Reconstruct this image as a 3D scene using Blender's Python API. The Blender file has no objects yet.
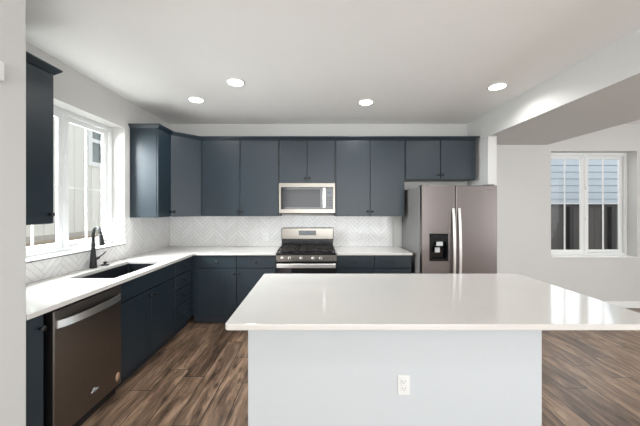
import bpy, bmesh, math, random
from mathutils import Vector, Matrix
random.seed(4)
S = bpy.context.scene
COL = S.collection
PI = math.pi

# ------------------------------------------------------------------ camera
D, XL, XR, H = 4.233, -2.159, 2.25, 2.721        # back wall, left wall, fridge wall, ceiling
F_PX, CX, CY, ZC = 286.0, 315.2, 208.3, 1.475
cam = bpy.data.cameras.new('camera')
cam.sensor_width = 36.0
cam.lens = F_PX / 640 * 36
cam.shift_x = (320 - CX) / 640
cam.shift_y = (CY - 213) / 640
cam.clip_start = 0.05
co = bpy.data.objects.new('camera', cam)
COL.objects.link(co)
co.location = (0, 0, ZC)
co.rotation_euler = (PI / 2, 0, 0)
S.camera = co

# ------------------------------------------------------------------ world, lights, exposure
S.view_settings.view_transform = 'Standard'
S.view_settings.look = 'None'
S.view_settings.exposure = 0.54
S.view_settings.gamma = 1.0
S.view_settings.use_curve_mapping = False
W = bpy.data.worlds.new('overcast_sky')
S.world = W
W.use_nodes = True
bgn = W.node_tree.nodes['Background']
bgn.inputs[0].default_value = (0.93, 0.965, 1.0, 1)
bgn.inputs[1].default_value = 1.0


def area(name, loc, rot, sx, sy, power, color=(1, 1, 1), spread=PI):
    l = bpy.data.lights.new(name, 'AREA')
    l.shape = 'RECTANGLE'
    l.size, l.size_y = sx, sy
    l.energy = power
    l.color = color
    l.spread = spread
    o = bpy.data.objects.new(name, l)
    COL.objects.link(o)
    o.location = loc
    o.rotation_euler = rot
    return o


# added unseen fill behind the camera and on the right; daylight of both windows
area('fill_front', (1.2, -4.62, 1.45), (PI / 2 + .5, 0, 0), 5.0, 2.2, 190, (0.97, 0.99, 1.0))
area('fill_right', (6.52, -0.9, 1.3), (PI / 2 + .4, 0, PI / 2), 4.2, 2.2, 90, (0.97, 0.99, 1.0))
LAMP_W = 5                                       # watts of each recessed ceiling lamp
area('daylight_nook_window', (4.13, 5.3, 2.2), (-math.radians(68), 0, 0), 2.6, 1.6, 15, (0.95, 0.98, 1.0))
area('daylight_sink_window', (-3.2, 2.63, 2.4), (math.radians(62), 0, -PI / 2), 1.5, 1.3, 340, (0.92, 0.97, 1.0))


# ------------------------------------------------------------------ materials
def lin(r, g, b):
    f = lambda c: (c / 255 / 12.92) if c / 255 <= .04045 else ((c / 255 + .055) / 1.055) ** 2.4
    return (f(r), f(g), f(b), 1)


class NT:
    """small helper around a node tree"""
    def __init__(s, m):
        s.t = m.node_tree
        s.n = s.t.nodes
        s.b = s.n['Principled BSDF']

    def new(s, kind, **kw):
        x = s.n.new(kind)
        for k, v in kw.items():
            setattr(x, k, v)
        return x

    def link(s, a, b):
        s.t.links.new(a, b)

    def m(s, op, a, b=None, c=None):
        x = s.n.new('ShaderNodeMath')
        x.operation = op
        for i, v in enumerate((a, b, c)):
            if v is None:
                continue
            if isinstance(v, (int, float)):
                x.inputs[i].default_value = v
            else:
                s.link(v, x.inputs[i])
        return x.outputs[0]

    def mix(s, fac, a, b, blend='MIX'):
        x = s.n.new('ShaderNodeMix')
        x.data_type = 'RGBA'
        x.blend_type = blend
        for i, v in ((0, fac), (6, a), (7, b)):
            if isinstance(v, (int, float)):
                x.inputs[i].default_value = v
            elif isinstance(v, tuple):
                x.inputs[i].default_value = v
            else:
                s.link(v, x.inputs[i])
        return x.outputs[2]

    def bump(s, h, strength, dist):
        x = s.n.new('ShaderNodeBump')
        x.inputs['Strength'].default_value = strength
        x.inputs['Distance'].default_value = dist
        s.link(h, x.inputs['Height'])
        s.link(x.outputs[0], s.b.inputs['Normal'])


def mat(name, col, rough=.5, metal=0.0, noise=0.0, nscale=30, bump=0.0, bscale=200, spec=None, coat=0, emit=None, stretch=None):
    m = bpy.data.materials.new(name)
    m.use_nodes = True
    t = NT(m)
    t.b.inputs['Base Color'].default_value = col
    t.b.inputs['Roughness'].default_value = rough
    t.b.inputs['Metallic'].default_value = metal
    if spec is not None:
        t.b.inputs['Specular IOR Level'].default_value = spec
    if coat:
        t.b.inputs['Coat Weight'].default_value = coat
        t.b.inputs['Coat Roughness'].default_value = .1
    if emit:
        t.b.inputs['Emission Color'].default_value = emit[0]
        t.b.inputs['Emission Strength'].default_value = emit[1]
    if noise or bump:
        tc = t.new('ShaderNodeTexCoord')
        mp = t.new('ShaderNodeMapping')
        t.link(tc.outputs['Object'], mp.inputs[0])
        if stretch:
            mp.inputs['Scale'].default_value = stretch
        if noise:
            nz = t.new('ShaderNodeTexNoise')
            nz.inputs['Scale'].default_value = nscale
            nz.inputs['Detail'].default_value = 4
            t.link(mp.outputs[0], nz.inputs['Vector'])
            c2 = tuple(min(1, c * (1 + noise)) for c in col[:3]) + (1,)
            c1 = tuple(c * (1 - noise) for c in col[:3]) + (1,)
            t.link(t.mix(nz.outputs[0], c1, c2), t.b.inputs['Base Color'])
        if bump:
            nb = t.new('ShaderNodeTexNoise')
            nb.inputs['Scale'].default_value = bscale
            nb.inputs['Detail'].default_value = 3
            t.link(mp.outputs[0], nb.inputs['Vector'])
            t.bump(nb.outputs[0], bump, .002)
    return m


M = {}
M['wall'] = mat('wall_paint', lin(202, 201, 198), .75, bump=.25, bscale=110, noise=.01, nscale=3)
M['ceiling'] = mat('ceiling_paint', lin(247, 246, 244), .85, bump=.3, bscale=90)
M['trim'] = mat('white_trim_paint', lin(236, 236, 233), .45, noise=.01)
M['vinyl'] = mat('white_window_vinyl', lin(226, 227, 226), .35, noise=.01)
M['navy'] = mat('slate_navy_cabinet_paint', lin(31, 43, 51), .38, noise=.04, nscale=12, bump=.05, bscale=60)
M['navy_dark'] = mat('cabinet_toe_paint', lin(38, 44, 52), .5, noise=.05)
M['black'] = mat('matte_black_metal', lin(16, 17, 19), .5, 0.0, noise=.05)
M['sink'] = mat('black_granite_composite', lin(22, 25, 32), .42, noise=.25, nscale=300)
M['quartz'] = mat('white_quartz', lin(206, 203, 198), .09, noise=.02, nscale=14, coat=.3)
M['island_paint'] = mat('island_white_paint', lin(196, 200, 203), .5, noise=.01)
M['plastic'] = mat('white_plastic', lin(222, 222, 220), .4, noise=.01)
M['slot'] = mat('dark_slot', lin(120, 120, 118), .6, noise=.05)
M['steel'] = mat('brushed_steel', lin(132, 127, 120), .28, 1.0, noise=.05, nscale=40, stretch=(1, 1, 30))
M['steel_bright'] = mat('polished_steel', lin(224, 222, 219), .33, 1.0, noise=.03, nscale=40)
M['fridge'] = mat('smoky_stainless', lin(124, 117, 115), .3, 1.0, noise=.05, nscale=30, stretch=(1, 1, 25))
M['fridge_side'] = mat('grey_fridge_side', lin(126, 124, 122), .5, .2, noise=.03)
M['dw'] = mat('dark_stainless', lin(130, 124, 119), .33, 1.0, noise=.06, nscale=30, stretch=(1, 25, 1))
M['gloss_black'] = mat('black_glass', lin(14, 16, 19), .07, noise=.02)
M['mw_glass'] = mat('smoked_oven_glass', lin(22, 24, 26), .12, noise=.03, spec=.3)
M['iron'] = mat('cast_iron', lin(40, 36, 35), .55, .3, noise=.2, nscale=80)
M['enamel'] = mat('black_enamel', lin(20, 21, 24), .2, noise=.05)
M['display'] = mat('blue_clock_display', lin(20, 40, 56), .2, emit=(lin(70, 120, 150), .12), noise=.05)
M['lamp'] = mat('lit_lamp_lens', (1, 1, 1, 1), .4, emit=((1, .97, .92, 1), 9.0), noise=.01)
M['sticker'] = mat('tan_sticker', lin(176, 140, 116), .5, noise=.05)
M['grey_part'] = mat('grey_plastic', lin(185, 188, 190), .35, noise=.03)
M['siding_white'] = mat('white_board_siding', lin(226, 224, 216), .7, noise=.03, nscale=4)
M['siding_blue'] = mat('pale_blue_lap_siding', lin(194, 203, 210), .7, noise=.04, nscale=5)
M['ext_glass'] = mat('neighbour_window_glass', lin(120, 128, 126), .08, noise=.3, nscale=2)
M['fence'] = mat('brown_grey_fence_stain', lin(84, 80, 78), .75, noise=.12, nscale=8, stretch=(8, 8, 1))
M['fence_dark'] = mat('dark_fence_post', lin(50, 48, 48), .7, noise=.1, nscale=8)
M['roof'] = mat('brown_shingle', lin(128, 116, 106), .85, noise=.2, nscale=30)
M['lumber'] = mat('raw_lumber', lin(172, 156, 138), .7, noise=.15, nscale=14)
M['soil'] = mat('pale_gravel', lin(190, 184, 176), .9, noise=.18, nscale=9, bump=.5, bscale=40)


def glass_mat():
    m = bpy.data.materials.new('clear_window_glass')
    m.use_nodes = True
    t = m.node_tree
    t.nodes.clear()
    o = t.nodes.new('ShaderNodeOutputMaterial')
    mx = t.nodes.new('ShaderNodeMixShader')
    tr = t.nodes.new('ShaderNodeBsdfTransparent')
    tr.inputs[0].default_value = (.97, .98, .98, 1)
    gl = t.nodes.new('ShaderNodeBsdfGlossy')
    gl.inputs['Roughness'].default_value = .02
    lw = t.nodes.new('ShaderNodeLayerWeight')
    pw = t.nodes.new('ShaderNodeMath')
    pw.operation = 'POWER'
    pw.inputs[1].default_value = 4.0
    ml = t.nodes.new('ShaderNodeMath')
    ml.operation = 'MULTIPLY_ADD'
    ml.inputs[1].default_value = .3
    ml.inputs[2].default_value = .008
    t.links.new(lw.outputs['Facing'], pw.inputs[0])
    t.links.new(pw.outputs[0], ml.inputs[0])
    t.links.new(ml.outputs[0], mx.inputs[0])
    t.links.new(tr.outputs[0], mx.inputs[1])
    t.links.new(gl.outputs[0], mx.inputs[2])
    t.links.new(mx.outputs[0], o.inputs[0])
    return m


M['glass'] = glass_mat()


def plank_mat():
    m = bpy.data.materials.new('weathered_oak_planks')
    m.use_nodes = True
    t = NT(m)
    tc = t.new('ShaderNodeTexCoord')
    sp = t.new('ShaderNodeSeparateXYZ')
    t.link(tc.outputs['Object'], sp.inputs[0])
    x, y = sp.outputs[0], sp.outputs[1]
    u = t.m('DIVIDE', t.m('ADD', x, 10.05), .178)
    row = t.m('FLOOR', u)
    wn = t.new('ShaderNodeTexWhiteNoise', noise_dimensions='1D')
    t.link(row, wn.inputs['W'])
    v = t.m('ADD', t.m('DIVIDE', y, 1.22), t.m('MULTIPLY', wn.outputs['Value'], 7.3))
    colm = t.m('FLOOR', v)
    cid = t.new('ShaderNodeCombineXYZ')
    t.link(row, cid.inputs[0])
    t.link(colm, cid.inputs[1])
    w2 = t.new('ShaderNodeTexWhiteNoise', noise_dimensions='2D')
    t.link(cid.outputs[0], w2.inputs['Vector'])
    pid = w2.outputs['Value']
    gv = t.new('ShaderNodeCombineXYZ')
    t.link(t.m('MULTIPLY', x, 12.0), gv.inputs[0])
    t.link(t.m('MULTIPLY', y, 1.8), gv.inputs[1])
    t.link(t.m('MULTIPLY', pid, 40.0), gv.inputs[2])
    g1 = t.new('ShaderNodeTexNoise')
    g1.inputs['Scale'].default_value = 1.0
    g1.inputs['Detail'].default_value = 7
    g1.inputs['Roughness'].default_value = .68
    g1.inputs['Distortion'].default_value = .6
    t.link(gv.outputs[0], g1.inputs['Vector'])
    kv = t.new('ShaderNodeCombineXYZ')
    t.link(t.m('MULTIPLY', x, 9.0), kv.inputs[0])
    t.link(t.m('MULTIPLY', y, 3.4), kv.inputs[1])
    t.link(t.m('MULTIPLY', pid, 60.0), kv.inputs[2])
    g2 = t.new('ShaderNodeTexNoise')
    g2.inputs['Scale'].default_value = 1.0
    g2.inputs['Detail'].default_value = 4
    t.link(kv.outputs[0], g2.inputs['Vector'])
    r = t.new('ShaderNodeValToRGB')
    e = r.color_ramp.elements
    e[0].position, e[0].color = .38, lin(66, 48, 36)
    e[1].position, e[1].color = .63, lin(186, 158, 133)
    k = e.new(.5)
    k.color = lin(128, 103, 83)
    fv_ = t.new('ShaderNodeCombineXYZ')
    t.link(t.m('MULTIPLY', x, 48.0), fv_.inputs[0])
    t.link(t.m('MULTIPLY', y, 4.0), fv_.inputs[1])
    t.link(t.m('MULTIPLY', pid, 90.0), fv_.inputs[2])
    g3 = t.new('ShaderNodeTexNoise')
    g3.inputs['Scale'].default_value = 1.0
    g3.inputs['Detail'].default_value = 5
    g3.inputs['Roughness'].default_value = .7
    t.link(fv_.outputs[0], g3.inputs['Vector'])
    t.link(t.m('ADD', t.m('MULTIPLY', g1.outputs[0], .7), t.m('MULTIPLY', g3.outputs[0], .3)), r.inputs[0])
    grey = t.mix(t.m('MULTIPLY', g2.outputs[0], .3), r.outputs[0], lin(112, 104, 98))
    r2 = t.new('ShaderNodeValToRGB')
    r2.color_ramp.elements[0].position, r2.color_ramp.elements[0].color = .31, (.30, .28, .27, 1)
    r2.color_ramp.elements[1].position, r2.color_ramp.elements[1].color = .46, (1, 1, 1, 1)
    t.link(g2.outputs[0], r2.inputs[0])
    c = t.mix(.5, grey, r2.outputs[0], 'MULTIPLY')
    r3 = t.new('ShaderNodeValToRGB')
    r3.color_ramp.elements[0].color = (.72, .69, .67, 1)
    r3.color_ramp.elements[1].color = (1.12, 1.1, 1.06, 1)
    t.link(pid, r3.inputs[0])
    c = t.mix(1.0, c, r3.outputs[0], 'MULTIPLY')
    vv = t.new('ShaderNodeCombineXYZ')
    t.link(t.m('MULTIPLY', x, 5.6), vv.inputs[0])
    t.link(t.m('MULTIPLY', y, 2.3), vv.inputs[1])
    vo = t.new('ShaderNodeTexVoronoi', voronoi_dimensions='2D')
    vo.inputs['Scale'].default_value = 1.0
    t.link(vv.outputs[0], vo.inputs['Vector'])
    kn = t.m('SUBTRACT', 1.0, t.m('MINIMUM', 1.0, t.m('MULTIPLY', vo.outputs['Distance'], 6.5)))
    some = t.m('GREATER_THAN', t.m('FRACT', t.m('MULTIPLY', pid, 7.77)), .6)
    c = t.mix(t.m('MULTIPLY', t.m('MULTIPLY', kn, some), .85), c, lin(44, 34, 28))
    fu = t.m('FRACT', u)
    fv = t.m('FRACT', v)
    eu = t.m('MINIMUM', fu, t.m('SUBTRACT', 1.0, fu))
    ev = t.m('MULTIPLY', t.m('MINIMUM', fv, t.m('SUBTRACT', 1.0, fv)), 6.8)
    seam = t.m('LESS_THAN', t.m('MINIMUM', eu, ev), .018)
    c = t.mix(seam, c, lin(42, 32, 26))
    t.link(c, t.b.inputs['Base Color'])
    t.b.inputs['Roughness'].default_value = .36
    t.bump(t.m('SUBTRACT', g1.outputs[0], seam), .12, .003)
    return m


M['floor'] = plank_mat()


def herringbone_mat(name, axis):
    """glossy white 4:1 tiles laid in a 45 degree herringbone on the plane (axis, z)"""
    m = bpy.data.materials.new(name)
    m.use_nodes = True
    t = NT(m)
    tc = t.new('ShaderNodeTexCoord')
    sp = t.new('ShaderNodeSeparateXYZ')
    t.link(tc.outputs['Object'], sp.inputs[0])
    a, z = sp.outputs[axis], sp.outputs[2]
    w = .046
    k2 = 1 / (math.sqrt(2) * w)
    u = t.m('MULTIPLY', t.m('ADD', t.m('ADD', a, z), 20), k2)
    v = t.m('MULTIPLY', t.m('ADD', t.m('SUBTRACT', z, a), 20), k2)
    i, j = t.m('FLOOR', u), t.m('FLOOR', v)
    fx, fy = t.m('FRACT', u), t.m('FRACT', v)
    k = t.m('FLOORED_MODULO', t.m('SUBTRACT', i, j), 10.0)
    hor = t.m('LESS_THAN', k, 4.5)
    lx = t.m('ADD', k, fx)
    ly = t.m('ADD', t.m('SUBTRACT', 9.0, k), fy)
    along = t.m('ADD', t.m('MULTIPLY', hor, lx), t.m('MULTIPLY', t.m('SUBTRACT', 1.0, hor), ly))
    across = t.m('ADD', t.m('MULTIPLY', hor, fy), t.m('MULTIPLY', t.m('SUBTRACT', 1.0, hor), fx))
    d1 = t.m('MINIMUM', along, t.m('SUBTRACT', 5.0, along))
    d2 = t.m('MINIMUM', across, t.m('SUBTRACT', 1.0, across))
    d = t.m('MINIMUM', d1, d2)
    grout = t.m('LESS_THAN', d, .045)
    # one id for every tile
    ia = t.m('SUBTRACT', i, t.m('MULTIPLY', hor, k))
    ja = t.m('SUBTRACT', j, t.m('MULTIPLY', t.m('SUBTRACT', 1.0, hor), t.m('SUBTRACT', 9.0, k)))
    cid = t.new('ShaderNodeCombineXYZ')
    t.link(ia, cid.inputs[0])
    t.link(ja, cid.inputs[1])
    t.link(hor, cid.inputs[2])
    wn = t.new('ShaderNodeTexWhiteNoise', noise_dimensions='3D')
    t.link(cid.outputs[0], wn.inputs['Vector'])
    tone = t.mix(wn.outputs['Value'], lin(219, 218, 216), lin(226, 226, 226))
    c = t.mix(grout, tone, lin(186, 181, 175))
    t.link(c, t.b.inputs['Base Color'])
    t.link(t.m('ADD', t.m('MULTIPLY', grout, .6), .16), t.b.inputs['Roughness'])
    nz = t.new('ShaderNodeTexNoise')
    nz.inputs['Scale'].default_value = 22
    t.link(tc.outputs['Object'], nz.inputs['Vector'])
    edge = t.m('MINIMUM', t.m('MULTIPLY', d, 8.0), 1.0)
    t.bump(t.m('ADD', edge, t.m('MULTIPLY', nz.outputs[0], .5)), .22, .003)
    return m


M['tile_back'] = herringbone_mat('white_herringbone_tile_x', 0)
M['tile_left'] = herringbone_mat('white_herringbone_tile_y', 1)


# ------------------------------------------------------------------ mesh helpers
def box(bm, x0, x1, y0, y1, z0, z1, bev=0.0, seg=1, mtx=None):
    r = bmesh.ops.create_cube(bm, size=1.0)
    vs = r['verts']
    for v in vs:
        v.co = Vector((x0 + (v.co.x + .5) * (x1 - x0), y0 + (v.co.y + .5) * (y1 - y0), z0 + (v.co.z + .5) * (z1 - z0)))
    if bev:
        es = list({e for v in vs for e in v.link_edges})
        rb = bmesh.ops.bevel(bm, geom=es, offset=bev, segments=seg, affect='EDGES', profile=.5)
        vs = list({v for v in vs if v.is_valid} | set(rb['verts']))
    if mtx is not None:
        bmesh.ops.transform(bm, matrix=mtx, verts=vs)
    return vs


def lathe(bm, prof, mtx=None, n=20):
    """prof: list of (radius, z) from bottom to top"""
    rings = []
    for r, z in prof:
        if r < 1e-6:
            rings.append([bm.verts.new((0, 0, z))])
        else:
            rings.append([bm.verts.new((r * math.cos(2 * PI * i / n), r * math.sin(2 * PI * i / n), z)) for i in range(n)])
    for a, b in zip(rings, rings[1:]):
        for i in range(n):
            j = (i + 1) % n
            if len(a) == 1 and len(b) == 1:
                continue
            if len(a) == 1:
                f = bm.faces.new((a[0], b[j], b[i]))
            elif len(b) == 1:
                f = bm.faces.new((a[i], a[j], b[0]))
            else:
                f = bm.faces.new((a[i], a[j], b[j], b[i]))
            f.smooth = True
    for g, up in ((rings[0], False), (rings[-1], True)):
        if len(g) > 1:
            bm.faces.new(g if up else g[::-1])
    vs = [v for g in rings for v in g]
    if mtx is not None:
        bmesh.ops.transform(bm, matrix=mtx, verts=vs)
    return vs


def tube(bm, pts, rads, n=14):
    pts = [Vector(p) for p in pts]
    if isinstance(rads, (int, float)):
        rads = [rads] * len(pts)
    rings = []
    up = None
    for i, p in enumerate(pts):
        d = (pts[min(i + 1, len(pts) - 1)] - pts[max(i - 1, 0)]).normalized()
        if up is None:
            up = d.orthogonal().normalized()
        s = d.cross(up).normalized()
        up = s.cross(d).normalized()
        rings.append([bm.verts.new(p + (s * math.cos(2 * PI * k / n) + up * math.sin(2 * PI * k / n)) * rads[i]) for k in range(n)])
    for a, b in zip(rings, rings[1:]):
        for k in range(n):
            j = (k + 1) % n
            bm.faces.new((a[k], a[j], b[j], b[k])).smooth = True
    bm.faces.new(rings[0][::-1])
    bm.faces.new(rings[-1])


def prism(bm, poly, z0, z1):
    lo = [bm.verts.new((x, y, z0)) for x, y in poly]
    hi = [bm.verts.new((x, y, z1)) for x, y in poly]
    n = len(poly)
    bm.faces.new(lo[::-1])
    bm.faces.new(hi)
    for i in range(n):
        j = (i + 1) % n
        bm.faces.new((lo[i], lo[j], hi[j], hi[i]))


def slab(bm, us, vs, keep, w0, w1, axes):
    """cells of a u x v grid kept by keep(uc, vc), thickened from w0 to w1; axes: which world axis u, v, w are"""
    V = {}

    def vert(i, j, w):
        key = (i, j, w)
        if key not in V:
            c = [0, 0, 0]
            c[axes[0]], c[axes[1]], c[axes[2]] = us[i], vs[j], w
            V[key] = bm.verts.new(c)
        return V[key]
    nu, nv = len(us) - 1, len(vs) - 1
    K = [[keep((us[i] + us[i + 1]) / 2, (vs[j] + vs[j + 1]) / 2) for j in range(nv)] for i in range(nu)]
    kk = lambda i, j: 0 <= i < nu and 0 <= j < nv and K[i][j]
    for i in range(nu):
        for j in range(nv):
            if not K[i][j]:
                continue
            q = ((i, j), (i + 1, j), (i + 1, j + 1), (i, j + 1))
            bm.faces.new([vert(a, b, w0) for a, b in q[::-1]])
            bm.faces.new([vert(a, b, w1) for a, b in q])
            for (di, dj, a, b) in ((0, -1, q[0], q[1]), (1, 0, q[1], q[2]), (0, 1, q[2], q[3]), (-1, 0, q[3], q[0])):
                if not kk(i + di, j + dj):
                    bm.faces.new((vert(*a, w0), vert(*b, w0), vert(*b, w1), vert(*a, w1)))
    bmesh.ops.recalc_face_normals(bm, faces=bm.faces)


def rounded(x0, x1, y0, y1, rs, n=8):
    """outline with corner radii rs for (x0y0, x1y0, x1y1, x0y1)"""
    out = []
    for (cx, cy, sx, sy, a0), r in zip(((x0, y0, 1, 1, PI), (x1, y0, -1, 1, 1.5 * PI), (x1, y1, -1, -1, 0), (x0, y1, 1, -1, .5 * PI)), rs):
        for k in range(n + 1):
            a = a0 + k / n * PI / 2
            out.append((cx + sx * r + r * math.cos(a), cy + sy * r + r * math.sin(a)))
    return out


def obj(name, bm, m, parent=None, bevel=0.0, seg=2):
    me = bpy.data.meshes.new(name)
    bmesh.ops.recalc_face_normals(bm, faces=bm.faces)
    bm.to_mesh(me)
    bm.free()
    me.materials.append(m)
    o = bpy.data.objects.new(name, me)
    COL.objects.link(o)
    if parent is not None:
        o.parent = parent
    if bevel:
        b = o.modifiers.new('bevel', 'BEVEL')
        b.width = bevel
        b.segments = seg
        b.limit_method = 'ANGLE'
        b.angle_limit = math.radians(40)
    return o


def BM():
    return bmesh.new()


def onebox(name, m, parent, *b, bev=0.0, seg=1):
    bm = BM()
    box(bm, *b, bev=bev, seg=seg)
    return obj(name, bm, m, parent)


def tag(o, label, cat, group=None):
    o['label'] = label
    o['category'] = cat
    if group:
        o['group'] = group
    return o


def thing(name, label, cat, loc=(0, 0, 0), rotz=0.0, group=None):
    o = bpy.data.objects.new(name, None)
    o.empty_display_size = .1
    COL.objects.link(o)
    o.location = loc
    o.rotation_euler = (0, 0, rotz)
    return tag(o, label, cat, group)


def structure(o):
    o['kind'] = 'structure'
    return o


def dup(root, loc, rotz, label, group=None):
    r = root.copy()
    COL.objects.link(r)
    r.location = loc
    r.rotation_euler = (0, 0, rotz)
    r['label'] = label
    if group:
        r['group'] = group
    for ch in list(root.children):
        c = ch.copy()
        COL.objects.link(c)
        c.parent = r
        for g in list(ch.children):
            q = g.copy()
            COL.objects.link(q)
            q.parent = c
    return r


# ------------------------------------------------------------------ room shell
X0, X1, Y0 = -2.33, 6.62, -4.75                   # outer faces
WX = (3.49, 4.763, .747, 2.323)                   # right window opening: x0 x1 z0 z1
WL = (2.03, 3.238, 1.072, 2.385)                  # sink window opening: y0 y1 z0 z1
NEARX, NEARY = -1.514, 1.502                      # the wall that hides the near end of the left run

bm = BM(); box(bm, X0, X1, Y0, D + .17, -.12, 0); structure(obj('floor', bm, M['floor']))
bm = BM(); box(bm, X0, X1, Y0, D + .17, H, H + .12); structure(obj('ceiling', bm, M['ceiling']))
bm = BM(); box(bm, XR, 3.43, Y0 + .17, D, 2.413, H); structure(obj('ceiling_soffit', bm, M['wall']))
bm = BM()
slab(bm, [NEARY, WL[0], WL[1], D], [0, WL[2], WL[3], H], lambda a, b: not (WL[0] < a < WL[1] and WL[2] < b < WL[3]), X0, XL, (1, 2, 0))
structure(obj('wall_left', bm, M['wall']))
bm = BM(); box(bm, X0, NEARX, Y0 + .17, NEARY, 0, H); structure(obj('wall_left_near', bm, M['wall'], bevel=.008, seg=3))
bm = BM()
slab(bm, [X0, WX[0], WX[1], X1], [0, WX[2], WX[3], H], lambda a, b: not (WX[0] < a < WX[1] and WX[2] < b < WX[3]), D, D + .17, (0, 2, 1))
structure(obj('wall_back', bm, M['wall']))
bm = BM(); box(bm, XR, XR + .115, 3.721, D, 0, 2.413); structure(obj('wall_right_fridge', bm, M['wall'], bevel=.006, seg=2))
RO = (-3.0, 1.2, .2, 2.4)                         # opening in the right wall: y0 y1 z0 z1
bm = BM()
slab(bm, [Y0 + .17, RO[0], RO[1], D], [0, RO[2], RO[3], H], lambda a, b: not (RO[0] < a < RO[1] and RO[2] < b < RO[3]), X1 - .17, X1, (1, 2, 0))
structure(obj('wall_right', bm, M['wall']))
FO = (-1.4, 3.8, .3, 2.6)
bm = BM()
slab(bm, [X0, FO[0], FO[1], X1], [0, FO[2], FO[3], H], lambda a, b: not (FO[0] < a < FO[1] and FO[2] < b < FO[3]), Y0, Y0 + .17, (0, 2, 1))
structure(obj('wall_front', bm, M['wall']))
bm = BM(); box(bm, XR + .115, X1 - .17, D - .014, D, 0, .1, bev=.004); structure(obj('baseboard_back', bm, M['trim']))
bm = BM(); box(bm, NEARX, NEARX + .014, Y0 + .17, NEARY, 0, .1, bev=.004); structure(obj('baseboard_left', bm, M['trim']))


def window(name, W_, Hh, muntin_z, vert_muntins, bar=True):
    """two-sash slider; local frame: x along the wall, y = outward, z up, origin at lower centre of the opening"""
    root = bpy.data.objects.new(name, None)
    COL.objects.link(root)
    structure(root)
    h = W_ / 2
    f = .045
    bm = BM()
    slab(bm, [-h, -h + f, -.022, .022, h - f, h], [0, f, Hh - f, Hh], lambda a, c: abs(a) > h - f or abs(a) < .022 or c < f or c > Hh - f, 0, .06, (0, 2, 1))
    structure(obj('window_frame', bm, M['vinyl'], root, bevel=.004))
    for s in (-1, 1):
        x0, x1 = sorted((s * (h - f - .0005), s * .0225))
        y0 = .006 if s < 0 else .03
        t_ = .048
        bm = BM()
        slab(bm, [x0, x0 + t_, x1 - t_, x1], [f + .0005, f + t_, Hh - f - t_, Hh - f - .0005], lambda a, c: not (x0 + t_ < a < x1 - t_ and f + t_ < c < Hh - f - t_), y0, y0 + .024, (0, 2, 1))
        sash = structure(obj('sash', bm, M['vinyl'], root, bevel=.003))
        xm = (x0 + x1) / 2
        structure(onebox('pane', M['glass'], sash, x0 + t_ - .004, x1 - t_ + .004, y0 + .010, y0 + .014, f + t_ - .004, Hh - f - t_ + .004))
        bm = BM()
        box(bm, xm - .007, xm + .007, y0 + .005, y0 + .019, f + t_, Hh - f - t_)
        box(bm, x0 + t_, x1 - t_, y0 + .005, y0 + .019, muntin_z - .006, muntin_z + .006)
        structure(obj('muntin', bm, M['vinyl'], sash))
    for zz in (Hh * .36, Hh * .66):
        bm = BM()
        box(bm, -.012, .012, -.012, .008, zz - .03, zz + .03, bev=.004)
        structure(obj('latch', bm, M['vinyl'], root))
    return root


w1 = window('window_1', WL[1] - WL[0], WL[3] - WL[2], .60, 1)
w1.location = (XL - .14, (WL[0] + WL[1]) / 2, WL[2])
w1.rotation_euler = (0, 0, PI / 2)                # local +y -> -X (outward)
bm = BM(); box(bm, XL - .14, XL + .018, WL[0] + .001, WL[1] - .001, WL[2] + .0005, WL[2] + .012, bev=.003)
structure(obj('trim_1', bm, M['trim']))
w2 = window('window_2', WX[1] - WX[0], WX[3] - WX[2], 1.548 - WX[2], 1)
w2.location = ((WX[0] + WX[1]) / 2, D + .13, WX[2])
bm = BM(); box(bm, WX[0] + .001, WX[1] - .001, D - .012, D + .13, WX[2] + .0005, WX[2] + .012, bev=.003)
structure(obj('trim_2', bm, M['trim']))

# ------------------------------------------------------------------ outdoors
bm = BM(); box(bm, -30, X0 - .02, -10, 40, -.1, .3)
structure(obj('ground_side', bm, M['soil']))
bm = BM(); box(bm, X0 - .02, 30, D + .2, 40, -.5, -.3)
structure(obj('ground_rear', bm, M['soil']))

nh = thing('neighbour_house', 'pale board and batten neighbour house seen through window over the sink', 'house', (-9, 10, .3))
bm = BM()
box(bm, -6, 0, -7, 10, -.55, 5.6)
yy = -6.9
while yy < 9.9:
    box(bm, 0, .025, yy - .02, yy + .02, .3, 5.6)
    yy += .4
obj('siding', bm, M['siding_white'], nh)
onebox('foundation_band', M['soil'], nh, .0, .06, -7, 10, 0, .28)
wr = obj('window_trim', (lambda b: (slab(b, [1.30, 1.48, 2.32, 2.50], [2.88, 3.05, 4.74, 4.95], lambda a, c: not (1.48 < a < 2.32 and 3.05 < c < 4.74), 0, .06, (1, 2, 0)), b)[1])(BM()), M['vinyl'], nh)
onebox('pane', M['ext_glass'], wr, .015, .025, 1.48, 2.32, 3.05, 4.74)
onebox('meeting_rail', M['vinyl'], wr, .02, .055, 1.48, 2.32, 3.85, 3.99)
bm = BM()
for k in range(3):
    zz = .02 + .045 * k
    box(bm, -.10 + .012 * (k % 2), .10, -2.4, 2.4 + .05 * (k % 3), zz, zz + .04)
lum = obj('lumber_stack', bm, M['lumber'])
lum.location = (-8.55, 9.5, .3)
tag(lum, 'tan lumber boards stacked on the ground outside the sink window', 'lumber')

fh = thing('fence', 'brown grey privacy fence behind window on the right', 'fence', (5.5, 6.6, -.3))
bm = BM()
xx = -2.6
while xx < 4.5:
    box(bm, xx, xx + .135, 0, .02, .04, 1.82)
    xx += .142
obj('board_panel', bm, M['fence'], fh)
for k in range(8):
    onebox('post', M['fence_dark'], fh, -2.55 + .95 * k, -2.46 + .95 * k, -.09, -.001, 0, 1.80)
onebox('top_rail', M['fence_dark'], fh, -2.6, 4.5, -.04, .06, 1.82, 1.87)

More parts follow.
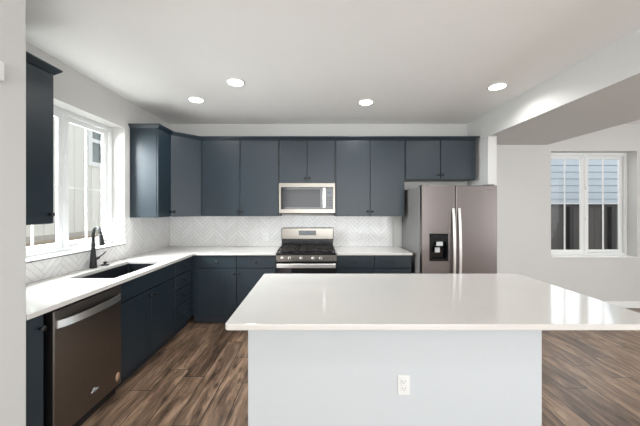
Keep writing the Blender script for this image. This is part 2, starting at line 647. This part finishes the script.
bh = thing('neighbour_house', 'pale blue lap sided house behind the brown fence', 'house', (8.0, 9.3, -.3))
bm = BM()
box(bm, -6, 6, .05, 5, 0, 5.2)
zz = .1
while zz < 5.0:
    b = box(bm, -6, 6, 0, .05, zz, zz + .205)
    for v in b:
        if v.co.z > zz + .1 and v.co.y < .02:
            v.co.y = .018
    zz += .22
obj('siding', bm, M['siding_blue'], bh)
# brown roof of a shed low behind the fence
sh = thing('garden_shed', 'low shed with brown sloping roof behind the fence, left pane of right window', 'shed', (5.35, 8.3, -.3))
bm = BM()
box(bm, -1.6, 1.5, -.5, .5, 0, 1.70)
obj('wall_panel', bm, M['fence'], sh)
bm = BM()
prof = [(-2.0, 2.42), (1.75, 1.68), (1.75, 1.62), (-2.0, 1.9)]
lo = [bm.verts.new((x, -.7, z)) for x, z in prof]
hi = [bm.verts.new((x, .7, z)) for x, z in prof]
bm.faces.new(lo); bm.faces.new(hi[::-1])
for i in range(4):
    j = (i + 1) % 4
    bm.faces.new((lo[i], lo[j], hi[j], hi[i]))
obj('roof', bm, M['roof'], sh)


# ------------------------------------------------------------------ cabinets
def knob(parent, x, y, z, nrm=(0, -1, 0)):
    """black mushroom knob on a front at (x, y, z), sticking out along nrm"""
    bm = BM()
    q = Vector((0, 0, 1)).rotation_difference(Vector(nrm)).to_matrix().to_4x4()
    lathe(bm, [(.008, 0), (.006, .010), (.0065, .014), (.0145, .018), (.016, .024), (.013, .029), (0, .030)], Matrix.Translation((x, y, z)) @ q, 16)
    return obj('knob', bm, M['black'], parent)


def cabinet(name, label, loc, rotz, x0, x1, depth, z0, z1, fronts, crown=None, toe=False, group=None):
    """fronts: (kind, fx0, fx1, fz0, fz1, (kx, kz) or None); the front faces local -y, back on y=0"""
    root = thing(name, label, 'cabinet', loc, rotz, group)
    bm = BM()
    t = .018
    box(bm, x0, x0 + t, -depth, 0, z0, z1)
    box(bm, x1 - t, x1, -depth, 0, z0, z1)
    box(bm, x0 + t, x1 - t, -depth, 0, z0, z0 + t)
    box(bm, x0 + t, x1 - t, -.02, -.004, z0 + t, z1 - t)
    if not toe:
        box(bm, x0 + t, x1 - t, -depth, 0, z1 - t, z1)
    box(bm, x0 + t, x1 - t, -depth, -depth + .018, z0 + t, z1 - (0 if toe else t))
    obj('body', bm, M['navy'], root)
    for kind, a, b, c, e, k in fronts:
        bm = BM()
        box(bm, a, b, -depth - .02, -depth - .0005, c, e, bev=.0025, seg=2)
        d = obj(kind, bm, M['navy'], root)
        if k:
            knob(d, k[0], -depth - .02, k[1])
    if toe:
        bm = BM()
        box(bm, x0, x1, -depth + .06, -depth + .078, .0, z0)
        obj('toe_kick', bm, M['navy_dark'], root)
    if crown:
        a, b, l, r = crown                          # crown from z1 to b, returning on the left / right end
        bm = BM()
        R = []
        for off, z in ((.022, a), (.026, a + .006), (.050, b - .012), (.052, b - .010), (.052, b)):
            e = off - .02
            xa, xb = x0 - (e if l else 0), x1 + (e if r else 0)
            R.append([bm.verts.new(q) for q in ((xa, -depth - off, z), (xb, -depth - off, z), (xb, -.001, z), (xa, -.001, z))])
        for p, q in zip(R, R[1:]):
            for i in range(4):
                j = (i + 1) % 4
                bm.faces.new((p[i], p[j], q[j], q[i]))
        bm.faces.new(R[0][::-1])
        bm.faces.new(R[-1])
        obj('crown_moulding', bm, M['navy'], root)
    return root


UZ0, UZ1, CZ = 1.367, 2.407, 2.452                # uppers: bottom, top, crown top
UD = .308
g = .010


def pair(x0, x1, z0, z1, kz, edge=.013):
    xm = (x0 + x1) / 2
    return [('door', x0 + edge, xm - g / 2 - .001, z0 + .004, z1 - .004, (xm - .03, kz)),
            ('door', xm + g / 2 + .001, x1 - edge, z0 + .004, z1 - .004, (xm + .03, kz))]


cabinet('upper_cabinet', 'tall slate-navy two-door wall cabinet left of the microwave',  (0, D - .003, 0), 0, -1.556, -.492, UD, UZ0, UZ1,
        pair(-1.556, -.492, UZ0, UZ1, UZ0 + .065), (UZ1, CZ, 0, 0), group='slate-navy wall cabinets')
cabinet('upper_cabinet', 'short slate-navy two-door wall cabinet directly above the microwave',  (0, D - .003, 0), 0, -.490, .270, UD, 1.817, UZ1,
        pair(-.490, .270, 1.817, UZ1, 1.817 + .065), (UZ1, CZ, 0, 0), group='slate-navy wall cabinets')
cabinet('upper_cabinet', 'tall slate-navy two-door wall cabinet between microwave and refrigerator',  (0, D - .003, 0), 0, .272, 1.224, UD, UZ0, UZ1,
        pair(.272, 1.224, UZ0, UZ1, UZ0 + .065), (UZ1, CZ, 0, 0), group='slate-navy wall cabinets')
cabinet('upper_cabinet', 'short slate-navy two-door wall cabinet above the refrigerator',  (0, D - .003, 0), 0, 1.226, 2.196, UD, 1.868, UZ1,
        pair(1.226, 2.196, 1.868, UZ1, 1.868 + .065), (UZ1, CZ, 0, 1), group='slate-navy wall cabinets')
# left wall: local x -> world +Y, local -y -> world +X
cabinet('upper_cabinet', 'narrow slate-navy wall cabinet with pale lit side, right of the sink window', (XL + .003, 0, 0), PI / 2, 3.327, 3.625, UD, UZ0, UZ1,
        [('door', 3.327 + .004, 3.625 - .006, UZ0 + .004, UZ1 - .004, (3.59, UZ0 + .065))], (UZ1, CZ, 1, 0), group='slate-navy wall cabinets')
cabinet('upper_cabinet', 'slate-navy wall cabinet left of the sink window, partly hidden by the near wall', (XL + .003, 0, 0), PI / 2, 1.52, 2.003, UD, UZ0, UZ1,
        [('door', 1.526, 1.999, UZ0 + .004, UZ1 - .004, (1.965, UZ0 + .065))], (UZ1, CZ, 0, 1), group='slate-navy wall cabinets')
# diagonal corner cabinet
dc = thing('corner_cabinet', 'slate-navy corner wall cabinet with one angled door', 'cabinet', (XL, D, 0), 0, 'slate-navy wall cabinets')
foot = [(0.002, -.606), (UD, -.606), (.601, -UD), (.601, -.002), (.002, -.002)]
bm = BM(); prism(bm, foot, UZ0, UZ1); obj('body', bm, M['navy'], dc)
pa, pb = Vector((UD, -.606, 0)), Vector((.601, -UD, 0))
ang = math.atan2(pb.y - pa.y, pb.x - pa.x)
Ld = (pb - pa).length
mt = Matrix.Translation(pa) @ Matrix.Rotation(ang, 4, 'Z')
bm = BM(); box(bm, .012, Ld - .012, -.02, -.0005, UZ0 + .004, UZ1 - .004, bev=.0025, seg=2, mtx=mt)
dd = obj('door', bm, M['navy'], dc)
kp = mt @ Vector((.05, -.02, UZ0 + .065))
knob(dd, kp.x, kp.y, kp.z, (mt.to_3x3() @ Vector((0, -1, 0)))[:])
bm = BM()
R = []
for off, z in ((.022, UZ1), (.026, UZ1 + .006), (.050, CZ - .012), (.052, CZ - .010), (.052, CZ)):
    R.append([bm.verts.new((x, y, z)) for x, y in ((.002, -.606), (UD + off, -.606), (.601, -UD - off), (.601, -.002), (.002, -.002))])
for p, q in zip(R, R[1:]):
    for i in range(5):
        j = (i + 1) % 5
        bm.faces.new((p[i], p[j], q[j], q[i]))
bm.faces.new(R[0][::-1])
bm.faces.new(R[-1])
obj('crown_moulding', bm, M['navy'], dc)

# base cabinets on the back wall
BD, BZ0, BZ1 = .59, .11, .884


def base_pair(x0, x1):
    xm = (x0 + x1) / 2
    a, b = x0 + .006, x1 - .006
    return [('drawer', a, xm - .004, .722, .872, ((a + xm) / 2, .797)), ('drawer', xm + .004, b, .722, .872, ((xm + b) / 2, .797)),
            ('door', a, xm - .004, .118, .712, (xm - .035, .655)), ('door', xm + .004, b, .118, .712, (xm + .035, .655))]


cabinet('base_cabinet', 'slate-navy base cabinet with two drawers and doors left of the range',  (0, D - .003, 0), 0, -1.565, -.494, BD, BZ0, BZ1,
        base_pair(-1.498, -.494), toe=True, group='slate-navy base cabinets')
cabinet('base_cabinet', 'slate-navy base cabinet with two drawers between range and refrigerator',  (0, D - .003, 0), 0, .270, 1.224, BD, BZ0, BZ1,
        base_pair(.270, 1.224), toe=True, group='slate-navy base cabinets')
# base cabinets on the left wall
cabinet('base_cabinet', 'narrow slate-navy base cabinet between near wall and dishwasher', (XL + .003, 0, 0), PI / 2, 1.506, 1.640, BD, BZ0, BZ1,
        [('door', 1.51, 1.628, .118, .872, (1.605, .80))], toe=True, group='slate-navy base cabinets')
sx0, sx1 = 2.262, 3.150
xm = (sx0 + sx1) / 2
cabinet('base_cabinet', 'wide slate-navy sink cabinet with plain top panel and two doors', (XL + .003, 0, 0), PI / 2, sx0, sx1, BD, BZ0, BZ1,
        [('panel', sx0 + .006, sx1 - .006, .722, .872, None),
         ('door', sx0 + .006, xm - .003, .118, .712, (xm - .035, .655)), ('door', xm + .003, sx1 - .006, .118, .712, (xm + .035, .655))],
        toe=True, group='slate-navy base cabinets')
dz = [(.722, .872), (.556, .714), (.380, .548), (.118, .372)]
cabinet('base_cabinet', 'slate-navy cabinet of four stacked drawers in the left corner', (XL + .003, 0, 0), PI / 2, 3.152, 3.636, BD, BZ0, BZ1,
        [('drawer', 3.158, 3.560, a, b, (3.36, (a + b) / 2)) for a, b in dz], toe=True, group='slate-navy base cabinets')

# ------------------------------------------------------------------ worktops and backsplash
CT0, CT1 = .8845, .9145
SX = (-1.99, -1.61); SY = (2.29, 3.04)            # sink cut-out
bm = BM()
slab(bm, [XL + .001, SX[0], SX[1], XL + .645, -.494], [NEARY + .002, SY[0], SY[1], D - .645, D - .001],
     lambda a, b: (a < XL + .645 or b > D - .645) and not (SX[0] < a < SX[1] and SY[0] < b < SY[1]), CT0, CT1, (0, 1, 2))
tag(obj('countertop', bm, M['quartz'], bevel=.003), 'white L-shaped quartz countertop around the sink and corner', 'countertop')
bm = BM(); box(bm, .269, 1.2246, D - .645, D - .001, CT0, CT1)
tag(obj('countertop', bm, M['quartz'], bevel=.003), 'short white quartz countertop between range and refrigerator', 'countertop')

bk = thing('backsplash', 'white herringbone tile backsplash on wall behind the range', 'backsplash')
bm = BM(); box(bm, XL + .011, 1.140, D - .010, D - .0005, CT1 + .0005, UZ0 - .001); obj('tile_field', bm, M['tile_back'], bk)
lk = thing('backsplash', 'white herringbone tile backsplash under and beside the sink window', 'backsplash')
bm = BM()
slab(bm, [NEARY + .002, WL[0], WL[1], D - .001], [CT1 + .0005, WL[2] - .006, UZ0 - .001], lambda a, b: not (WL[0] < a < WL[1] and b > WL[2] - .006), XL + .0005, XL + .010, (1, 2, 0))
obj('tile_field', bm, M['tile_left'], lk)
bm = BM(); box(bm, XL + .001, XL + .013, WL[0], WL[1], WL[2] - .006, WL[2] - .0005); obj('edge_strip', bm, M['black'], lk)
bm = BM(); box(bm, XL - .138, XL + .010, WL[1] - .009, WL[1] - .001, WL[2] + .013, UZ0 - .001); obj('tile_return', bm, M['tile_back'], lk)

# ------------------------------------------------------------------ sink, faucet, soap dispenser
sk = thing('sink', 'black undermount sink set into the left countertop', 'sink', ((SX[0] + SX[1]) / 2, (SY[0] + SY[1]) / 2, CT0))
hx, hy = (SX[1] - SX[0]) / 2, (SY[1] - SY[0]) / 2
bm = BM()
ro = rounded(-hx - .008, hx + .008, -hy - .008, hy + .008, (.03,) * 4)
ri = rounded(-hx, hx, -hy, hy, (.02,) * 4)
rf = rounded(-hx + .02, hx - .02, -hy + .02, hy - .02, (.05,) * 4)
R = [[bm.verts.new((x, y, z)) for x, y in p] for p, z in ((ro, -.006), (ri, -.0005), (ri, -.16), (rf, -.205))]
Ro = [[bm.verts.new((x, y, z)) for x, y in p] for p, z in ((ro, -.22),)]
n = len(ro)
seq = [Ro[0], R[0], R[1], R[2], R[3]]
for a, b in zip(seq, seq[1:]):
    for i in range(n):
        j = (i + 1) % n
        bm.faces.new((a[i], a[j], b[j], b[i]))
bm.faces.new(R[3]); bm.faces.new(Ro[0][::-1])
obj('basin', bm, M['sink'], sk)
bm = BM(); lathe(bm, [(.045, 0), (.045, .003), (.035, .005), (.02, .002), (0, .002)], Matrix.Translation((0, 0, -.2045))); obj('drain', bm, M['black'], sk)

FX, FY = -2.088, 2.69
fa = thing('faucet', 'matte black pull-down faucet standing behind the sink', 'faucet', (FX, FY, CT1))
bm = BM()
lathe(bm, [(.031, 0), (.031, .006), (.029, .02), (.0245, .10), (.017, .20), (.0135, .245), (.0125, .25)], None, 24)
obj('body', bm, M['black'], fa)
bm = BM()
dx, dy = .155 / .184, -.10 / .184
r = .082
pts = [(0, 0, .245)]
for k in range(0, 13):
    a = PI - k / 12 * (PI * .93)
    pts.append(((r + r * math.cos(a)) * dx, (r + r * math.cos(a)) * dy, .303 + r * math.sin(a)))
tube(bm, pts, [.0125] * len(pts))
obj('spout', bm, M['black'], fa)
bm = BM()
e1 = Vector(pts[-1]); dr = (Vector(pts[-1]) - Vector(pts[-2])).normalized()
tube(bm, [e1 - dr * .004, e1 + dr * .008, e1 + dr * .05, e1 + dr * .085, e1 + dr * .098], [.0145, .0155, .017, .021, .019], 18)
obj('spray_head', bm, M['black'], fa)
bm = BM()
tube(bm, [(.008, .02, .082), (.012, .05, .088), (.012, .055, .09)], [.014, .014, .012])
tube(bm, [(.012, .052, .09), (.025, .085, .112), (.036, .115, .138)], [.007, .0065, .005], 10)
obj('lever', bm, M['black'], fa)
bm = BM()
lathe(bm, [(.034, 0), (.034, .004), (.030, .008), (.011, .010), (.010, .022), (.017, .025), (.017, .033), (.012, .037), (0, .037)])
sd = obj('soap_dispenser', bm, M['black'])
sd.location = (-2.066, 2.815, CT1)
tag(sd, 'low black soap dispenser cap on the countertop right of the faucet', 'soap dispenser')


# ------------------------------------------------------------------ dishwasher
dw = thing('dishwasher', 'dark stainless dishwasher with bar handle in the left cabinet run', 'dishwasher', (XL, 1.961, 0), PI / 2)
hw = .292
onebox('body', M['black'], dw, -hw, hw, -.585, -.03, .02, .868)
onebox('door', M['dw'], dw, -hw, hw, -.632, -.586, 0.105, .868, bev=.006, seg=3)
onebox('control_strip', M['gloss_black'], dw, -hw, hw, -.615, -.586, .869, .880, bev=.002)
onebox('toe_kick', M['black'], dw, -hw, hw, -.56, -.5855 + .03, 0, .10)
bm = BM()
N = 14
pr = []
for k in range(N + 1):
    x = -hw + .018 + (2 * hw - .036) * k / N
    bow = .038 * (1 - (2 * k / N - 1) ** 2) ** .6 if 0 < k < N else 0
    pr.append((x, -.634 - .006 - bow))
for i in range(N):
    (xa, ya), (xb, yb) = pr[i], pr[i + 1]
    vs = [bm.verts.new(c) for c in ((xa, ya, .765), (xb, yb, .765), (xb, yb, .81), (xa, ya, .81), (xa, ya + .012, .765), (xb, yb + .012, .765), (xb, yb + .012, .81), (xa, ya + .012, .81))]
    for q in ((0, 1, 2, 3), (5, 4, 7, 6), (0, 4, 5, 1), (3, 2, 6, 7), (1, 5, 6, 2), (4, 0, 3, 7)):
        bm.faces.new([vs[t] for t in q])
bmesh.ops.remove_doubles(bm, verts=bm.verts, dist=1e-5)
obj('handle', bm, M['steel_bright'], dw)


def oval(bm, cx, cy, cz, a, b, nrm_m, n=20, th=.0012):
    """flat oval badge"""
    mt_ = Matrix.Translation((cx, cy, cz)) @ nrm_m @ Matrix.Diagonal((a, b, 1, 1))
    lathe(bm, [(1, 0), (1, th), (0, th)], mt_, n)


FACE = Matrix.Rotation(PI / 2, 4, 'X')             # z axis -> -y
bm = BM(); oval(bm, hw - .04, -.632, .172, .024, .034, FACE); obj('sticker', bm, M['sticker'], dw)
bm = BM(); oval(bm, .02, -.632, .215, .034, .008, FACE); oval(bm, .012, -.632, .224, .012, .012, FACE); obj('badge', bm, M['grey_part'], dw)

# ------------------------------------------------------------------ range
RC = -.112
rw = .377
rg = thing('range', 'stainless gas range with black cooktop between the base cabinets', 'range', (RC, D - .012, 0))
onebox('body', M['steel'], rg, -rw, rw, -.625, -.002, .03, .895)
for sx in (-1, 1):
    for yy in (-.56, -.06):
        bm = BM(); lathe(bm, [(.02, 0), (.02, .03)], Matrix.Translation((sx * .33, yy, 0)), 12); obj('foot', bm, M['black'], rg)
bm = BM(); box(bm, -rw, rw, -.668, -.07, .8955, .915, bev=.006, seg=2); obj('cooktop', bm, M['enamel'], rg)
# backguard
bm = BM(); box(bm, -rw + .004, rw - .004, -.068, -.012, .8955, 1.025); obj('backguard_base', bm, M['enamel'], rg)
bm = BM(); box(bm, -rw, rw, -.095, -.010, 1.0255, 1.192, bev=.008, seg=3)
bgd = obj('backguard', bm, M['steel'], rg)
bm = BM(); box(bm, -.125, .125, -.0975, -.0955, 1.085, 1.155); dsp = obj('display', bm, M['gloss_black'], bgd)
onebox('clock_display', M['display'], bgd, -.03, .03, -.0985, -.0977, 1.108, 1.140)
# control panel, knobs, oven door
bm = BM(); box(bm, -rw, rw, -.672, -.626, .812, .893, bev=.005, seg=2); cp = obj('control_panel', bm, M['steel'], rg)
for xk in (-.30, -.205, -.062, .085, .18):
    bm = BM()
    lathe(bm, [(.021, 0), (.021, .004), (.017, .006), (.017, .026), (.015, .030), (0, .030)], Matrix.Translation((xk, -.672, .855)) @ FACE, 20)
    kk = obj('burner_knob', bm, M['steel_bright'], rg)
    onebox('pointer', M['black'], kk, xk - .0035, xk + .0035, -.7045, -.7015, .841, .870)
bm = BM(); box(bm, -rw, rw, -.668, -.626, .175, .806, bev=.006, seg=2); od = obj('oven_door', bm, M['gloss_black'], rg)
bm = BM()
box(bm, -rw + .012, rw - .012, -.722, -.704, .740, .796, bev=.008, seg=3)
for sx in (-1, 1):
    box(bm, sx * (rw - .06) - .014, sx * (rw - .06) + .014, -.706, -.6675, .752, .784)
obj('handle', bm, M['steel_bright'], rg)
bm = BM(); box(bm, -rw, rw, -.660, -.626, .035, .170, bev=.005, seg=2); obj('drawer', bm, M['steel'], rg)
# burners and grates
for (bx, by, br) in ((-.25, -.50, .05), (-.25, -.22, .04), (0, -.36, .055), (.25, -.50, .045), (.25, -.22, .04)):
    bm = BM()
    lathe(bm, [(br * 1.25, 0), (br * 1.25, .006), (br, .008), (br, .018), (br * .9, .022), (0, .022)], Matrix.Translation((bx, by, .9155)), 20)
    obj('burner', bm, M['iron'], rg)
for xa, xb in ((-.36, -.125), (-.12, .12), (.125, .36)):
    bm = BM()
    z0, z1 = .940, .956
    for x in (xa, xb - .012):
        box(bm, x, x + .012, -.64, -.10, z0, z1, bev=.002)
    for y in (-.64, -.40, -.36, -.112):
        box(bm, xa, xb, y, y + .012, z0, z1, bev=.002)
    xc = (xa + xb) / 2
    box(bm, xc - .006, xc + .006, -.64, -.10, z0, z1, bev=.002)
    for x in (xa, xb - .012):
        for y in (-.64, -.112):
            box(bm, x, x + .012, y, y + .012, .9155, z0)
    for y in (-.53, -.24):
        box(bm, xa + .03, xb - .03, y, y + .012, z0, z1, bev=.002)
    obj('grate', bm, M['iron'], rg)

# ------------------------------------------------------------------ microwave
mw = thing('microwave', 'stainless over-the-range microwave with dark glass door', 'microwave', (-.110, D, 1.405))
mh = .411
hw = .377
onebox('body', M['black'], mw, -hw, hw, -.36, -.012, .0, mh)
fr = -.392
bm = BM()
slab(bm, [-hw, -hw + .028, hw - .028, hw], [.004, .060, mh - .058, mh], lambda a, b: not (-hw + .028 < a < hw - .028 and .060 < b < mh - .058), -.361, fr, (0, 2, 1))
obj('door_frame', bm, M['steel'], mw, bevel=.003)
onebox('door_glass', M['gloss_black'], mw, -hw + .028, hw - .125, -.386, -.361, .060, mh - .058)
onebox('window', M['mw_glass'], mw, -hw + .06, hw - .20, -.3875, -.3865, .085, mh - .085)
cpm = onebox('control_panel', M['gloss_black'], mw, hw - .124, hw - .028, -.386, -.361, .060, mh - .058)
onebox('clock_display', M['display'], cpm, hw - .105, hw - .05, -.3873, -.3865, .272, .296)
bm = BM()
for i in range(4):
    for j in range(3):
        box(bm, hw - .107 + j * .022, hw - .092 + j * .022, -.3873, -.3865, .10 + i * .034, .118 + i * .034)
obj('keypad', bm, M['mw_glass'], cpm)
bm = BM()
hx_ = hw - .148
box(bm, hx_ - .02, hx_ + .02, -.428, -.412, .075, mh - .066, bev=.006, seg=3)
for z in (.09, mh - .09):
    box(bm, hx_ - .012, hx_ + .012, -.413, -.386, z - .012, z + .012)
obj('handle', bm, M['steel_bright'], mw)
onebox('vent_grille', M['iron'], mw, -hw + .03, hw - .03, -.35, -.1, -.006, -.0005)

# ------------------------------------------------------------------ refrigerator
fx0, fx1 = 1.272, 2.180
fw = fx1 - fx0
rf_ = thing('refrigerator', 'tall side-by-side stainless refrigerator with water dispenser', 'refrigerator', (fx0, D, 0))
dF = -(D - 3.42)
onebox('body', M['fridge_side'], rf_, 0, fw, dF + .075, -.04, .03, 1.735, bev=.004)
onebox('toe_grille', M['black'], rf_, .01, fw - .01, dF + .06, dF + .09, 0, .06)
spl = (455.6 - 315.2) * 3.42 / 286 - fx0
bm = BM()
DX0, DX1, DZ0, DZ1 = .098, .322, .845, 1.168
slab(bm, [.003, DX0, DX1, spl - .004], [.065, DZ0, DZ1, 1.748], lambda a, b: not (DX0 < a < DX1 and DZ0 < b < DZ1), dF, dF + .065, (0, 2, 1))
ld = obj('freezer_door', bm, M['fridge'], rf_, bevel=.006)
bm = BM(); box(bm, spl + .004, fw - .003, dF, dF + .065, .065, 1.748); rd = obj('fridge_door', bm, M['fridge'], rf_, bevel=.006)
# dispenser
bm = BM()
slab(bm, [DX0 + .001, DX0 + .02, DX1 - .02, DX1 - .001], [DZ0 + .001, DZ0 + .03, DZ1 - .09, DZ1 - .001], lambda a, b: not (DX0 + .02 < a < DX1 - .02 and DZ0 + .03 < b < DZ1 - .09), dF - .003, dF + .03, (0, 2, 1))
box(bm, DX0 + .001, DX1 - .001, dF + .055, dF + .064, DZ0 + .001, DZ1 - .001)
box(bm, DX0 + .001, DX0 + .02, dF + .03, dF + .055, DZ0 + .001, DZ1 - .001)
box(bm, DX1 - .02, DX1 - .001, dF + .03, dF + .055, DZ0 + .001, DZ1 - .001)
disp = obj('dispenser', bm, M['gloss_black'], ld)
xc = (DX0 + DX1) / 2
onebox('nozzle', M['grey_part'], disp, xc - .03, xc + .045, dF - .004, dF + .03, 1.025, 1.075, bev=.006, seg=2)
onebox('paddle', M['grey_part'], disp, xc - .045, xc + .015, dF + .01, dF + .022, .945, 1.005, bev=.004)
for k in range(4):
    bm = BM()
    oval(bm, DX0 + .05 + k * .042, dF - .0035, 1.12 + .008 * (k % 2), .008, .008, FACE, 12)
    obj('button', bm, M['mw_glass'], disp)
for sx in (-1, 1):
    bm = BM()
    N = 18
    xh = spl + sx * .035
    pr = []
    for k in range(N + 1):
        tt = k / N
        z = .42 + (1.478 - .42) * tt
        bow = .024 + .034 * math.sin(PI * tt) ** .8
        pr.append((dF - bow, z))
    for i in range(N):
        (ya, za), (yb, zb) = pr[i], pr[i + 1]
        c = .015
        vs = [bm.verts.new(q) for q in ((xh - c, ya, za), (xh + c, ya, za), (xh + c, yb, zb), (xh - c, yb, zb), (xh - c, ya + .018, za), (xh + c, ya + .018, za), (xh + c, yb + .018, zb), (xh - c, yb + .018, zb))]
        for q in ((0, 1, 2, 3), (5, 4, 7, 6), (1, 5, 6, 2), (4, 0, 3, 7)):
            bm.faces.new([vs[t] for t in q])
        if i == 0:
            bm.faces.new([vs[t] for t in (0, 4, 5, 1)])
        if i == N - 1:
            bm.faces.new([vs[t] for t in (3, 2, 6, 7)])
    bmesh.ops.remove_doubles(bm, verts=bm.verts, dist=1e-5)
    for z in (.445, 1.455):
        box(bm, xh - .011, xh + .011, dF - .026, dF - .0005, z - .018, z + .018)
    obj('handle', bm, M['steel_bright'], ld if sx < 0 else rd, bevel=.004)
bm = BM()
oval(bm, .77, dF, 1.692, .052, .006, FACE); oval(bm, .765, dF, 1.686, .018, .010, FACE)
obj('badge', bm, M['steel_bright'], rd)
for x in (.06, fw - .06):
    onebox('hinge_cover', M['fridge_side'], rf_, x - .04, x + .04, dF + .02, dF + .14, 1.749, 1.766, bev=.004)

# ------------------------------------------------------------------ island
IX0, IX1, IY0, IY1 = -.439, 1.742, 1.381, 2.457
bm = BM(); prism(bm, rounded(IX0, IX1, IY0, IY1, (.02, .09, .09, .02)), CT0, CT1)
tag(obj('island_countertop', bm, M['quartz'], bevel=.004, seg=3), 'large white quartz slab on top of the kitchen island', 'countertop')
isl = thing('kitchen_island', 'pale white panelled island base in the middle of the floor', 'island', ((-.395 + 1.332) / 2, 1.68, 0))
iw = (1.332 + .395) / 2
onebox('base_panel', M['island_paint'], isl, -iw, iw, 0, .745, 0, .8842, bev=.003, seg=2)


def outlet(name, label, loc, rotz, group):
    r = thing(name, label, 'outlet', loc, rotz, group)
    onebox('cover_plate', M['plastic'], r, -.036, .036, -.006, 0, -.058, .058, bev=.0025, seg=2)
    for z in (-.021, .021):
        bm = BM()
        box(bm, -.017, .017, -.0085, -.006, z - .015, z + .015, bev=.002)
        rc = obj('receptacle', bm, M['plastic'], r)
        bm = BM()
        box(bm, -.0085, -.006, -.0092, -.0083, z - .002, z + .008)
        box(bm, .006, .0085, -.0092, -.0083, z - .002, z + .008)
        box(bm, -.0025, .0025, -.0092, -.0083, z - .011, z - .006)
        obj('slot', bm, M['slot'], rc)
    return r


o1_ = outlet('power_outlet', 'white outlet plate on front of the island base', (.519, 1.68, .44), 0, 'white power outlets')
dup(o1_, (-.735, D - .010, 1.05), 0, 'white outlet on tiled backsplash left of the range', 'white power outlets')
dup(o1_, (.69, D - .010, 1.05), 0, 'white outlet on tiled backsplash right of the range', 'white power outlets')

# ------------------------------------------------------------------ chime on the near left wall
cb = thing('door_chime', 'white plastic chime box high on near left wall', 'door chime', (NEARX, 1.289, 2.08), PI / 2)
onebox('cover', M['plastic'], cb, -.075, .075, -.035, 0, 0, .09, bev=.006, seg=2)
onebox('base_plate', M['plastic'], cb, -.07, .07, -.006, 0, -.008, -.0005)

# ------------------------------------------------------------------ recessed ceiling lights
def lamp_glow(x, y):
    l = bpy.data.lights.new('recessed_light_glow', 'AREA')
    l.shape = 'DISK'
    l.size = .14
    l.energy = LAMP_W
    l.color = (1, .995, .985)
    l.spread = math.radians(150)
    o = bpy.data.objects.new('recessed_light_glow', l)
    COL.objects.link(o)
    o.location = (x, y, H - .014)


spots = [((-.786, 2.82), 'round recessed ceiling light nearest the sink window, second from left'),
         ((-1.365, 3.276), 'round recessed ceiling light above the left corner, leftmost of the four'),
         ((.595, 3.353), 'round recessed ceiling light in front of the range cabinets, third from left'),
         ((1.86, 2.92), 'round recessed ceiling light beside the dropped beam, rightmost of the four')]
first = None
for (x, y), lab in spots:
    if first is None:
        first = thing('recessed_light', lab, 'ceiling light', (x, y, H), 0, 'recessed ceiling lights')
        bm = BM()
        prof_ = [(.066, -.001), (.068, -.006), (.088, -.005), (.092, -.0005)]
        lathe(bm, [(.092, -.0005), (.090, -.006), (.070, -.008), (.0, -.004)], None, 28)
        obj('trim_ring', bm, M['trim'], first)
        bm = BM()
        lathe(bm, [(.0, -.0105), (.060, -.0105), (.074, -.0095), (.074, -.0085)], None, 28)
        obj('lens', bm, M['lamp'], first)
    else:
        dup(first, (x, y, H), 0, lab, 'recessed ceiling lights')
    lamp_glow(x, y)
for x, y in ((.4, -.3), (.2, -2.2), (2.0, -2.6), (4.8, -.6), (4.8, -2.8)):   # unseen recessed lamps added to brighten the room
    dup(first, (x, y, H), 0, 'added unseen recessed fill light behind or beside the camera', 'added recessed fill lights')
    lamp_glow(x, y)
